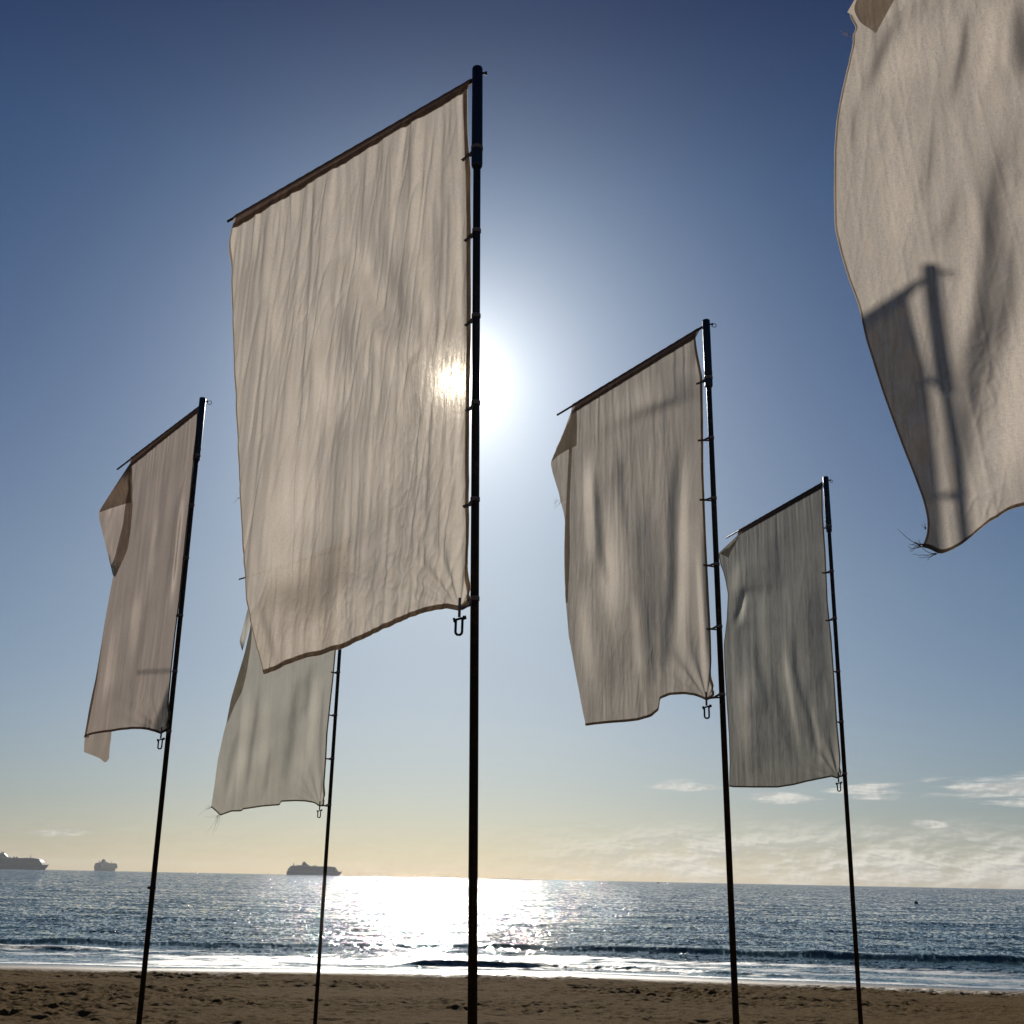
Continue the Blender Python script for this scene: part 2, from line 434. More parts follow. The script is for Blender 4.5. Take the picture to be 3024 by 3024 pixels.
# chop
fadeshore = np.clip(q / 6, 0.12, 1)
fadefar = np.exp(-np.maximum(Y - 60, 0) / 120)
Z += fadeshore * fadefar * (0.030 * fbm(X * 0.45, Y * 0.75, 81, 3) + 0.010 * vnoise(X * 2.3, Y * 3.0, 86))
Z += -0.02 * (q < 0) * np.minimum(-q, 3)
Z += 0.012
def mat_sea():
    mt, g = new_mat('sea_water')
    tc = g.n('ShaderNodeTexCoord'); ob = tc.outputs['Object']
    geo = g.n('ShaderNodeNewGeometry')
    st = g.vm('MULTIPLY', ob, (0.75, 1.0, 1.0))
    na = g.noise(st, 2.2, 3, 0.6, 0.3, out=1)
    nb = g.noise(st, 8.5, 2, 0.6, 0.0, out=1)
    nc = g.noise(g.vm('MULTIPLY', ob, (0.5, 1.0, 1.0)), 0.35, 3, 0.55, out=1)
    va = g.vm('SCALE', g.vm('SUBTRACT', na, (0.5, 0.5, 0.5)), 0.55)
    vb = g.vm('SCALE', g.vm('SUBTRACT', nb, (0.5, 0.5, 0.5)), 0.35)
    vc = g.vm('SCALE', g.vm('SUBTRACT', nc, (0.5, 0.5, 0.5)), 0.60)
    sp = g.n('ShaderNodeSeparateXYZ', ins={0: ob})
    far = g.m('MAXIMUM', sp.outputs[1], 20.0)
    # wavelets grow with the open water offshore
    lv = g.comb(g.m('MULTIPLY', g.m('DIVIDE', sp.outputs[0], far), 330.0), g.m('MULTIPLY', g.m('LOGARITHM', far, 2.71828), 75.0), 0.0)
    nd = g.noise(lv, 1.0, 2, 0.7, 0.0, out=1)
    v = g.vm('ADD', g.vm('ADD', va, vb), g.vm('ADD', vc, g.vm('SCALE', g.vm('SUBTRACT', nd, (0.5, 0.5, 0.5)), 0.95)))
    gust = g.ss(g.noise(g.vm('ADD', lv, (31.0, 17.0, 4.0)), 0.8, 2, 0.7), 0.40, 0.74, 0.45, 2.8)
    v = g.vm('SCALE', v, gust)
    calm = g.n('ShaderNodeAttribute', attribute_name='calm').outputs['Fac']
    v = g.vm('ADD', g.vm('MULTIPLY', v, (0.98, 1.0, 0.0)), (0.0, -0.115, 0.0))
    v = g.vm('SCALE', v, calm)
    nrm = g.vm('NORMALIZE', g.vm('ADD', geo.outputs['Normal'], v))
    foam_at = g.n('ShaderNodeAttribute', attribute_name='foam').outputs['Fac']
    fn = g.noise(g.vm('MULTIPLY', ob, (0.55, 1.0, 1.0)), 1.6, 7, 0.68, 0.8)
    fm = g.ss(g.m('ADD', fn, g.m('MULTIPLY', foam_at, 0.5)), 0.64, 0.86)
    water = g.n('ShaderNodeBsdfPrincipled', ins={'Base Color': (0.055, 0.105, 0.100, 1), 'Roughness': 0.035, 'IOR': 1.33,
                'Normal': nrm})
    foam = g.n('ShaderNodeBsdfPrincipled', ins={'Base Color': (0.40, 0.42, 0.44, 1), 'Roughness': 0.45,
               'Normal': g.n('ShaderNodeBump', ins={'Strength': 0.8, 'Distance': 0.05, 'Height': g.noise(ob, 9.0, 5, 0.7)})})
    mx = g.n('ShaderNodeMixShader', ins={0: fm, 1: water.outputs[0], 2: foam.outputs[0]})
    finish(g, mx.outputs[0])
    return mt
M_SEA = mat_sea()
sea = link_mesh('sea', np.stack([X, Y, Z], -1).reshape(-1, 3), grid_faces(*X.shape), M_SEA)
foam = np.zeros_like(X)
zone = np.clip(q / 0.3, 0, 1) * np.clip((9.2 - q) / 2.5, 0, 1)
foam = zone * (0.42 + 0.35 * vnoise(X * 0.22, q * 0.7, 95))
foam = np.maximum(foam, 0.9 * np.exp(-((q - 0.25) / 0.22) ** 2))
foam = np.maximum(foam, envb * turb * (0.55 + 0.35 * vnoise(xb * 2.5, Y * 4, 78)) * np.exp(-((q - ctr + 0.0) / 0.6) ** 2))
foam = np.where(np.abs(q - c0) < 1.4, 0, foam)
for nm_, arr in (('foam', foam), ('calm', np.clip(q / 8, 0.25, 1) * np.where((q - c0 < 0.2) & (q - c0 > -1.2), 0.55, 1))):
    at = sea.data.attributes.new(nm_, 'FLOAT', 'POINT')
    at.data.foreach_set('value', arr.reshape(-1).astype(np.float32))
tag(sea, 'blue grey sea with sun glitter, a dark swell and foam at the sand', kind='structure')

# ------------------------------------------------------------------ flags
def resample(pts, n):
    p = np.array(pts, float)
    d = np.r_[0, np.cumsum(np.hypot(*np.diff(p, axis=0).T))]
    t = np.linspace(0, d[-1], n)
    # gentle smoothing through Catmull-like cubic: chordal interpolation then box filter
    o = np.stack([np.interp(t, d, p[:, 0]), np.interp(t, d, p[:, 1])], -1)
    k = max(3, n // 60) | 1
    for _ in range(2):
        pad = np.r_[np.repeat(o[:1], k // 2, 0) * 2 - o[1:k // 2 + 1][::-1], o, np.repeat(o[-1:], k // 2, 0) * 2 - o[-k // 2:-1][::-1]] if k > 1 else o
        if len(pad) != len(o) + 2 * (k // 2): break
        o = np.stack([np.convolve(pad[:, i], np.ones(k) / k, 'valid') for i in (0, 1)], -1)
    return o

def seg_dist(P, path):
    """distance and parameter (0..1) of pixels P (...,2) to a polyline"""
    path = np.array(path, float)
    L = np.r_[0, np.cumsum(np.hypot(*np.diff(path, axis=0).T))]
    best = np.full(P.shape[:-1], 1e9); tt = np.zeros(P.shape[:-1]); sg = np.zeros(P.shape[:-1])
    for i in range(len(path) - 1):
        a, b = path[i], path[i + 1]; ab = b - a
        t = np.clip(((P - a) @ ab) / (ab @ ab), 0, 1)
        dv = P - (a + t[..., None] * ab)
        d = np.hypot(dv[..., 0], dv[..., 1])
        k = d < best
        best = np.where(k, d, best); tt = np.where(k, (L[i] + t * (L[i + 1] - L[i])) / L[-1], tt)
    return best, tt

class Flag:
    def __init__(s, A, azd, n_cols=260, n_rows=420):
        a = rad(azd)
        s.A = np.array(A, float)
        s.h = np.array([math.sin(a), math.cos(a), 0]); s.n = np.array([math.cos(a), -math.sin(a), 0])
        if s.n @ (CAM - s.A) > 0: s.n = -s.n       # n points away from the camera side
        s.nc, s.nr = n_cols, n_rows
    def at(s, x, y, off=0.0):
        """photo direction (x, y) met with the cloth's plane, moved `off` metres along its normal"""
        d = ray(x, y)
        t = ((s.A + s.n * off - CAM) @ s.n) / (d @ s.n)
        return CAM + t * d
    def uz(s, pts):
        P = np.array([s.at(x, y) for x, y in pts]) - s.A
        return np.stack([P @ s.h, P[:, 2]], -1)
    def world(s, uz, D):
        return s.A + uz[..., 0:1] * s.h + np.array([0, 0, 1.0]) * uz[..., 1:2] + D[..., None] * s.n
    def coons(s, top, right, left, bottom, nr, nc):
        T = resample(s.uz(top), nc); B = resample(s.uz(bottom), nc)
        R = resample(s.uz(right), nr); L = resample(s.uz(left), nr)
        a = np.linspace(0, 1, nc)[None, :, None]; b = np.linspace(0, 1, nr)[:, None, None]
        return ((1 - b) * T[None] + b * B[None] + (1 - a) * R[:, None] + a * L[:, None]
                - ((1 - a) * (1 - b) * T[0] + a * (1 - b) * T[-1] + (1 - a) * b * B[0] + a * b * B[-1]))
    def cloth(s, top, right, left, bottom, strokes, seed, fine=1.0, pleats=1.0, crumple=(), gain=1.0, clew=None, belly=0.0):
        nr, nc = s.nr, s.nc
        UZ = s.coons(top, right, left, bottom, nr, nc)
        s.UZ = UZ
        W = s.world(UZ, np.zeros((nr, nc)))
        PX = proj(W.reshape(-1, 3)).reshape(nr, nc, 2)
        s.PX = PX
        S = np.zeros((nr, nc))
        for path, w, amp, *rest in strokes:
            d, t = seg_dist(PX, path)
            fade = np.clip(np.minimum(t, 1 - t) / 0.35, 0, 1)
            e = np.exp(-(d / w) ** 2)
            S += amp * e * fade * fade * (3 - 2 * fade)
        S *= gain * 1.25
        du = np.gradient(UZ[..., 0], axis=1)
        a = np.linspace(0, 1, nc)[None, :]; b = np.linspace(0, 1, nr)[:, None]
        D = -np.cumsum(S * du, axis=1)
        U, Zc = UZ[..., 0], UZ[..., 1]
        sig = max(3.0, 0.85 / 2.5 * nc)                       # keep only what is narrower than about 0.3 m
        kk = np.exp(-0.5 * (np.arange(-int(2.5 * sig), int(2.5 * sig) + 1) / sig) ** 2); kk /= kk.sum()
        hp = len(kk) // 2
        hp = min(hp, nc - 1); kk = kk[len(kk) // 2 - hp:len(kk) // 2 + hp + 1]; kk /= kk.sum()
        Dq = np.pad(D, ((0, 0), (hp, hp)), mode='reflect', reflect_type='odd')
        D = D - np.stack([np.convolve(rw, kk, 'valid') for rw in Dq])
        kv = np.hanning(max(5, nr // 14) | 1); kv /= kv.sum(); hv = len(kv) // 2
        Dq = np.pad(D, ((hv, hv), (0, 0)), mode='edge')
        D = np.stack([np.convolve(Dq[:, i], kv, 'valid') for i in range(nc)], 1)
        Dlow = D.copy()
        env = np.clip(b * 14, 0, 1) * np.clip(0.35 + a * 6, 0, 1)
        # long folds hanging from the rod, each slightly slanted
        lean = U + 0.025 * Zc * vnoise(U * 0.7, Zc * 0.25, seed)
        D += env * 0.008 * fine * fbm(lean * 4.2, Zc * 0.32, seed + 1, 2)
        D += env * 0.0032 * fine * fbm(lean * 12, Zc * 0.40 + 0.15 * U, seed + 2, 2, 0.6)
        D += env * 0.0011 * fine * fbm(lean * 30, Zc * 1.1, seed + 3, 2, 0.6)
        # sharp creases: thin straight ridges at slightly different slants, in patches
        for k, (fx, fz, am, sl) in enumerate(((7.0, 0.42, 0.0050, 0.06), (11.0, 0.62, 0.0042, -0.10), (9.0, 0.75, 0.0040, 0.17), (17.0, 0.9, 0.0026, -0.04), (13.0, 1.2, 0.0026, 0.30))):
            nn = vnoise((U + sl * Zc) * fx, Zc * fz, seed + 30 + k)
            mask = np.clip(0.22 + 1.5 * vnoise(U * 1.3 + 9 * k, Zc * 0.7, seed + 50 + k), 0, 1)
            D += env * am * fine * mask * (1 - np.minimum(np.abs(nn) * 6.0, 1)) ** 1.2
        # pleats gathered at the rod pocket
        pl = vnoise(U * 21 + 0.8 * vnoise(U * 6, Zc * 1.5, seed + 5), Zc * 0.9, seed + 6)
        topd = (UZ[0:1, :, 1] - Zc)
        D += pleats * 0.0065 * pl * np.exp(-((topd - 0.22) / 0.42) ** 2) * np.clip(topd / 0.05, 0, 1)
        # crumpled patches
        for (cx, cy, rx, ry, am) in crumple:
            r2 = ((PX[..., 0] - cx) / rx) ** 2 + ((PX[..., 1] - cy) / ry) ** 2
            mk = np.exp(-r2)
            c1 = 1 - np.abs(vnoise(U * 13 + Zc * 5, Zc * 9 - U * 4, seed + 60)) * 2.2
            c2 = 1 - np.abs(vnoise(U * 24 - Zc * 9, Zc * 16 + U * 8, seed + 61)) * 2.2
            D += mk * am * (0.0042 * np.clip(c1, 0, 1) + 0.0022 * np.clip(c2, 0, 1))
        # folds fanning out of the clew
        if clew is not None:
            vx = PX[..., 0] - clew[0]; vy = clew[1] - PX[..., 1]
            rr = np.hypot(vx, vy) / clew[2]; an = np.arctan2(vx, vy + 1e-6)
            D += 0.016 * np.sin(an * 17 + 1.2) * np.minimum(rr * 2.0, 1) * np.exp(-(rr / 1.0) ** 2) * np.clip(1.6 - np.abs(an), 0, 1)
        D += belly * np.sin(np.pi * np.clip(a, 0, 1)) * np.sin(np.pi * np.clip(b, 0, 1)) 
        k3 = np.array([0.25, 0.5, 0.25])
        Dp = np.pad(D, 1, mode='edge')
        D = sum(k3[i] * k3[j] * Dp[i:i + nr, j:j + nc] for i in range(3) for j in range(3))
        # keep the outline where it is traced: undo the sideways slip that D gives at the edges
        s.D = D
        slip = (proj(s.world(UZ, Dlow).reshape(-1, 3)).reshape(nr, nc, 2) - PX)[..., 0]
        kq = np.hanning(max(9, nr // 12) | 1); kq /= kq.sum()
        sl = np.stack([np.convolve(np.pad(slip[:, i], len(kq) // 2, mode='edge'), kq, 'valid') for i in range(nc)], 1)
        pxu = np.gradient(PX[..., 0], axis=1) / np.where(np.abs(du) < 1e-6, 1e-6, du)
        UZ = UZ.copy(); UZ[..., 0] -= sl / pxu
        s.UZ = UZ
        s.W = s.world(UZ, D)
        return s.W
    def layer(s, r0, r1, c0, c1, off, step=1):
        """second layer of cloth over rows r0..r1 and columns c0..c1, `off` metres towards the camera"""
        W = s.W[r0:r1:step, c0:c1:step] - s.n * off
        return W
    def patch(s, top, right, left, bottom, off, nr=40, nc=24, wav=0.01, seed=3, tilt=0.0):
        UZ = s.coons(top, right, left, bottom, nr, nc)
        a = np.linspace(0, 1, nc)[None, :]; b = np.linspace(0, 1, nr)[:, None]
        D = off + tilt * a + wav * fbm(UZ[..., 0] * 4, UZ[..., 1] * 2, seed, 3) + 0 * a * b
        W0 = s.world(UZ, np.zeros_like(D))
        # same direction from the flag's own plane, moved along the normal with perspective kept
        d = W0 - CAM
        t = ((s.A - CAM) @ s.n + D) / (d @ s.n)
        return CAM + t[..., None] * d

def ragged(pts, n, amp, seed):
    rnd = random.Random(seed)
    p = resample(pts, n)
    return [(x + rnd.uniform(-amp, amp), y + rnd.uniform(-amp, amp)) for x, y in p]

def meshes(name, grids, mat, parent):
    V = []; Fs = []; o = 0
    for W in grids:
        nr, nc = W.shape[:2]
        V.append(W.reshape(-1, 3)); Fs.append(grid_faces(nr, nc, o)); o += nr * nc
    return link_mesh(name, np.concatenate(V), np.concatenate(Fs), mat, parent)

def build_flag(label, A, azd, rod_px, pole_top, pole_low, sleeve_y, ties, cloth_kw, shackle_px, sh_s, hems, extras=(), mat=M_CLOTH,
               fray=(), clip=None, size=(260, 420), rod_tip=None, pocket=0.055, n_clamp=()):
    """A: the rod's root beside the pole; azd: which way the rod points; the rest are photo directions"""
    f = Flag(A, azd, *size)
    Rr = math.hypot(A[0], A[1])
    # pole axis from two directions, both at the rod's depth
    def on_pole(x, y):
        d = ray(x, y); return CAM + d * ((A[1] - 0.0) / d[1])
    top = np.array(pole_top) if len(pole_top) == 3 else on_pole(*pole_top)
    low = np.array(pole_low) if len(pole_low) == 3 else on_pole(*pole_low)
    ax = (top - low) / np.linalg.norm(top - low)
    gz = float(sand_base(np.array(top[0]), np.array(top[1])))
    base = top + ax * ((gz - 0.25 - top[2]) / ax[2])
    ground = top + ax * ((gz - top[2]) / ax[2])
    root = empty('banner_flag', tuple(ground))
    tag(root, label, 'flag', 'white banner flags on the beach')
    def P(z): return top + ax * ((z - top[2]) / ax[2])
    zs = P(0)[2]
    sl = on_pole(pole_top[0] if len(pole_top) == 2 else 0, sleeve_y)[2] if len(pole_top) == 2 else sleeve_y
    # pole and painted sleeve
    MB().tube([base, P(sl - 0.02), P(sl + 0.06)], [0.0265, 0.0245, 0.0245], 24).build('pole', M_POLE, root)
    sv = MB().tube([P(sl - 0.012), P(sl), P(sl + 0.012), P(top[2] - 0.012), P(top[2] - 0.003), P(top[2])], [0.031, 0.036, 0.037, 0.036, 0.033, 0.026], 28).build('pole_sleeve', M_SLEEVE, root)
    MB().tube([P(sl + 0.115), P(sl + 0.12), P(sl + 0.15), P(sl + 0.155)], [0.037, 0.0385, 0.0385, 0.037], 28, True).build('collar', M_STEEL, sv)
    side = np.cross(ax, fw); side /= np.linalg.norm(side)
    if side @ RV < 0: side = -side
    c = P(top[2] - 0.045)
    kn = MB().tube([c + side * 0.03, c + side * 0.052, c + side * 0.053, c + side * 0.066], [0.008, 0.008, 0.013, 0.012], 12)
    kn.build('bolt', M_STEEL, sv)
    if clip:
        cc = c + side * 0.045 - np.array([0, 0, 0.012])
        a = np.linspace(-2.6, 2.6, 22)
        pts = [cc + side * (clip[0] * (1 + np.cos(t)) * 0.5) + np.array([0, 0, 1]) * (clip[1] * np.sin(t) * (0.55 + 0.25 * np.cos(t))) for t in a]
        MB().tube(pts, 0.0035, 8).build('spring_clip', M_STEEL, sv)
    for cy in n_clamp:
        zz = np.linspace(base[2], top[2], 400); pr = proj(np.array([P(z) for z in zz])); z0 = float(np.interp(-cy, -pr[:, 1], zz)); c2 = P(z0)
        MB().tube([c2 - ax * 0.02, c2 - ax * 0.018, c2 + ax * 0.018, c2 + ax * 0.02], [0.028, 0.031, 0.031, 0.028], 20).tube([c2 - side * 0.024, c2 - side * 0.05, c2 - side * 0.052], [0.012, 0.012, 0.008], 12).build('pole_clamp', M_POLE, root)
    # rod
    rA = np.array(A, float)
    tip = np.array(rod_tip) if rod_tip is not None else None
    rootp = P(A[2]) + (P(A[2]) - tip) / np.linalg.norm(P(A[2]) - tip) * 0.02
    rod = MB().tube([rootp, tip - (tip - rootp) * 0.001, tip], [0.0125, 0.0115, 0.009], 16).build('crossbar', M_STEEL, root)
    # cloth
    W = f.cloth(**cloth_kw)
    grids = [W]
    nr, nc = f.nr, f.nc
    cl = meshes('cloth', grids, mat, root)
    # rod pocket: cloth doubled round the rod
    k = pocket
    rodpts = [rootp + (tip - rootp) * t for t in (0, 1)]
    def on_rod(p):
        d = (rodpts[1] - rodpts[0]); t = ((p - rodpts[0]) @ d) / (d @ d); return rodpts[0] + t * d
    front = []
    cols = range(0, nc, 2)
    prof = np.linspace(0, 1, 9)
    g1 = np.zeros((len(prof) * 2 + 5, len(cols), 3))
    for j, cidx in enumerate(cols):
        p = W[0, cidx]; o = on_rod(p)
        r1 = int(nr * k / 3.6) + 3
        low_ = W[min(r1, nr - 1), cidx]
        rt = 0.0165 + 0.001 * math.sin(j * 0.9)
        L = []
        for t in prof: L.append(low_ * (1 - t) + (o + np.array([0, 0, -0.2 * rt])) * t - f.n * (0.004 + (rt - 0.004) * t ** 1.5))
        for aa in np.linspace(-0.9, 0.9, 5)[::1]:
            L.append(o + np.array([0, 0, 1]) * rt * math.cos(aa) + f.n * rt * math.sin(aa))
        for t in prof[::-1]: L.append(low_ * (1 - t) + (o + np.array([0, 0, -0.2 * rt])) * t + f.n * (0.004 + (rt - 0.004) * t ** 1.5))
        g1[:, j] = np.array(L)
    meshes('rod_pocket', [g1], M_DOUBLE, cl)
    # hems: doubled edges
    hg = []
    wid = {}
    for kind, wdt in hems:
        if kind == 'right': c1 = max(3, int(nc * wdt / 2.5)); hg.append(f.layer(6, nr, 0, c1, 0.003)); hg.append(f.layer(6, nr, 0, c1, -0.003))
        if kind == 'left': c1 = max(3, int(nc * wdt / 2.5)); hg.append(f.layer(6, nr, nc - c1, nc, 0.003))
        if kind == 'bottom': r1 = max(3, int(nr * wdt / 3.65)); hg.append(f.layer(nr - r1, nr, 0, nc, 0.003)); hg.append(f.layer(nr - r1, nr, 0, nc, -0.003))
    if hg: meshes('hem', hg, mat, cl)
    for nm_, top_, right_, left_, bottom_, off, *tl in extras:
        meshes(nm_, [f.patch(top_, right_, left_, bottom_, off, seed=int(abs(off) * 1000) + 5, tilt=tl[0] if tl else 0.0)], mat, cl)
    # loose threads
    if fray:
        rnd = random.Random(len(label))
        for (x, y, n_, ln, dx, dy, sp) in fray:
            mb = MB()
            for i in range(n_):
                p = f.at(x + rnd.uniform(-sp, sp), y + rnd.uniform(-sp, sp), rnd.uniform(-0.01, 0.01))
                L = ln * rnd.uniform(0.4, 1.1); L *= 0.9; pts = [p]
                vx, vy = dx + rnd.uniform(-0.35, 0.35), dy + rnd.uniform(-0.4, 0.4)
                dpx = f.at(x + 10, y)[:] - f.at(x, y)
                for s_i in range(6):
                    vx += rnd.uniform(-0.45, 0.45); vy += rnd.uniform(-0.5, 0.5)
                    pts.append(pts[-1] + (RV * vx - UV * vy) * L / 6)
                mb.tube(pts, [0.0020, 0.0018, 0.0016, 0.0014, 0.0012, 0.001, 0.0007], 5)
            mb.build('frayed_thread', mat, cl)
    # ties
    for ti, (y, ax_, ay_) in enumerate(ties):
        # find the pole point whose picture row is y
        zz = np.linspace(base[2], top[2], 400)
        pr = proj(np.array([P(z) for z in zz]))
        z0 = float(np.interp(-y, -pr[::1, 1], zz)) if pr[0, 1] > pr[-1, 1] else 0
        c = P(z0)
        q_ = f.at(ax_, ay_, -0.012)
        rr_ = 0.040 if z0 > sl else 0.029
        mb = MB()
        mb.tube([c - ax * 0.013, c - ax * 0.012, c + ax * 0.012, c + ax * 0.013], [rr_ - 0.002, rr_, rr_, rr_ - 0.002], 24)
        dirv_ = (q_ - c); dirv_ /= np.linalg.norm(dirv_)
        midp = c + (q_ - c) * 0.55 + np.array([0, 0, -0.008])
        mb.strip([c + dirv_ * rr_ * 0.9 + ax * 0.004, midp, q_], np.cross(dirv_, fw), 0.020, 0.004)
        mb.strip([c + dirv_ * rr_ * 0.9 - ax * 0.022, midp - ax * 0.004, midp + (q_ - midp) * .3], np.cross(dirv_, fw), 0.014, 0.003)
        mb.build('tie', M_WEB, cl)
    # shackle hanging from the clew
    if shackle_px:
        p0 = f.at(*shackle_px, -0.01)
        s1 = sh_s
        upv = np.array([0, 0, 1.0]); sd_ = RV
        mb = MB()
        mb.strip([p0 + upv * 0.07 * s1, p0, p0 - upv * 0.045 * s1], RV, 0.016 * s1, 0.006)
        mb.build('hanging_loop', M_WEB, cl)
        c = p0 - upv * 0.055 * s1
        r = 0.019 * s1; tr = 0.0075 * s1; Lh = 0.075 * s1
        pts = [c + RV * -r * 1.0, c + RV * -r + upv * -Lh * 0.5]
        pts = [c - sd_ * r]
        pts += [c - sd_ * r - upv * Lh * t for t in (0.25, 0.5, 0.75)]
        pts += [c - upv * Lh + (-sd_ * math.cos(t) - upv * math.sin(t)) * r for t in np.linspace(0, math.pi, 13)]
        pts += [c + sd_ * r - upv * Lh * t for t in (0.75, 0.5, 0.25, 0.0)]
        sh = MB().tube(pts, tr, 12).build('shackle', M_SHACKLE, root)
        tl = sd_ * 0.97 + upv * 0.25
        mb = MB().tube([c - tl * r * 1.9, c - tl * r * 1.8, c - tl * r * 1.2, c - tl * r * 1.19, c + tl * r * 1.2, c + tl * r * 1.21, c + tl * r * 2.2],
                       [tr * 1.2, tr * 1.9, tr * 1.9, tr * 0.9, tr * 0.9, tr * 1.7, tr * 1.5], 12)
        mb.build('shackle_pin', M_SHACKLE, sh)
    return root, f

# ---- the large flag before the sun
MAIN = dict(
    top=[(1382, 248), (690, 660)],
    right=[(1382, 248), (1383, 400), (1388, 500), (1389, 700), (1390, 900), (1387, 1100), (1385, 1300), (1383, 1500), (1384, 1700), (1388, 1775)],
    left=[(690, 660), (683, 710), (682, 760), (686, 900), (690, 1000), (697, 1150), (701, 1300), (708, 1420), (712, 1480), (717, 1560), (722, 1660), (730, 1760), (740, 1830), (752, 1890), (765, 1940), (776, 1991)],
    bottom=[(1388, 1775), (1372, 1795), (1357, 1804), (1320, 1797), (1280, 1803), (1230, 1815), (1180, 1835), (1120, 1860), (1060, 1890), (1000, 1915), (950, 1930), (900, 1942), (850, 1960), (800, 1982), (776, 1991)],
    strokes=[
        ([(1060, 560), (1110, 690), (1160, 790), (1215, 900), (1250, 1010)], 36, -0.20),
        ([(1150, 760), (1180, 860), (1210, 960)], 12, -0.28),
        ([(1030, 690), (1080, 840), (1110, 960), (1150, 1080)], 34, 0.26),
        ([(1290, 540), (1300, 760), (1310, 900)], 26, -0.16),
        ([(1240, 700), (1255, 900), (1270, 1050)], 16, 0.22),
        ([(960, 820), (1000, 940), (1030, 1020), (1070, 1150), (1090, 1290)], 30, -0.20),
        ([(900, 860), (930, 1000), (950, 1150), (970, 1260)], 18, 0.18),
        ([(1100, 1000), (1130, 1150), (1150, 1260)], 24, -0.2),
        ([(1180, 1000), (1220, 1180), (1250, 1300)], 22, -0.24),
        ([(720, 760), (730, 900), (735, 1060)], 22, -0.14),
        ([(790, 700), (800, 900), (830, 1100)], 14, 0.14),
        ([(1225, 1250), (1230, 1450), (1235, 1700)], 85, -0.15),
        ([(965, 1200), (980, 1400), (985, 1600)], 50, -0.13),
        ([(1070, 1400), (1090, 1600), (1120, 1780)], 55, -0.10),
        ([(870, 1150), (875, 1450), (865, 1750)], 60, 0.18),
        ([(800, 1400), (820, 1650), (850, 1880)], 45, 0.24),
        ([(935, 1560), (955, 1700), (960, 1850)], 26, -0.20),
        ([(760, 1760), (790, 1880), (812, 1975)], 9, -0.45),
        ([(745, 1560), (752, 1700), (765, 1800)], 12, 0.15),
        ([(1010, 1620), (1040, 1720), (1080, 1800)], 22, 0.18),
        ([(1370, 420), (1374, 900), (1374, 1300), (1372, 1700)], 7, -0.45),
        ([(1350, 420), (1356, 900), (1350, 1300), (1350, 1600)], 6, 0.30),
    ], seed=100, fine=1.9, pleats=1.9, gain=1.7, clew=(1357, 1800, 260),
    crumple=((1240, 1480, 170, 240, 0.9), (980, 1830, 220, 100, 1.0), (1200, 850, 110, 220, 0.4), (1150, 1700, 150, 100, 0.7)))
build_flag('largest white banner in the middle, the sun glowing through its cloth beside its pole', (-0.35, 6.57, 7.79), -47.9, None, (1410, 200), (1395, 3024), 490,
           [(438, 1364, 474), (682, 1372, 712), (933, 1374, 962), (1190, 1376, 1214), (1475, 1368, 1497), (1768, 1362, 1798)],
           MAIN, (1357, 1800), 1.0, [('right', 0.05), ('bottom', 0.04), ('left', 0.02)],
           fray=((709, 1470, 2, 0.055, -1.0, 0.0, 1),),
           rod_tip=(-2.425, 8.45, 7.79), size=(330, 560), pocket=0.028)

# ---- the flag right of the centre
F3 = dict(
    top=[(2053, 985), (1690, 1212)],
    right=[(2053, 985), (2062, 1050), (2074, 1111), (2076, 1230), (2077, 1393), (2085, 1611), (2095, 1828), (2098, 1930), (2103, 2010), (2109, 2052)],
    left=[(1690, 1212), (1655, 1300), (1627, 1366), (1632, 1395), (1650, 1450), (1662, 1505), (1668, 1535), (1666, 1640), (1669, 1760), (1680, 1880), (1700, 1990), (1727, 2143)],
    bottom=[(2109, 2052), (2098, 2062), (2086, 2069), (2070, 2061), (2050, 2054), (2020, 2050), (1980, 2052), (1949, 2064), (1945, 2098), (1925, 2115), (1890, 2126), (1847, 2132), (1790, 2136), (1727, 2143)],
    strokes=[
        ([(2010, 1230), (1995, 1380), (1988, 1500), (1985, 1700), (1970, 1900), (1955, 2060)], 15, -0.22),
        ([(2030, 1250), (2012, 1500), (2012, 1750), (2005, 1950), (1990, 2040)], 20, 0.10),
        ([(1890, 1380), (1895, 1550), (1905, 1750), (1935, 1950)], 26, -0.13),
        ([(1935, 1500), (1940, 1750), (1950, 1900)], 18, -0.08),
        ([(1755, 1360), (1765, 1500), (1775, 1640), (1800, 1750)], 10, -0.20),
        ([(1735, 1300), (1738, 1500), (1745, 1700)], 16, 0.13),
        ([(1820, 1300), (1835, 1450), (1850, 1600)], 10, -0.14),
        ([(1800, 1450), (1800, 1700), (1820, 1950)], 30, 0.12),
        ([(1715, 1700), (1730, 1900), (1760, 2080)], 28, 0.12),
        ([(1870, 1700), (1880, 1900), (1890, 2060)], 16, 0.14),
        ([(2000, 1080), (2000, 1180)], 55, -0.12),
        ([(2070, 1500), (2082, 1750), (2092, 2000)], 6, -0.2),
        ([(2055, 1600), (2070, 1850), (2082, 2030)], 6, 0.16),
    ], seed=200, fine=0.85, pleats=1.1, gain=3.2, clew=(2086, 2066, 190),
    crumple=((1760, 1750, 100, 160, 0.4), (1850, 2000, 120, 80, 0.3)))
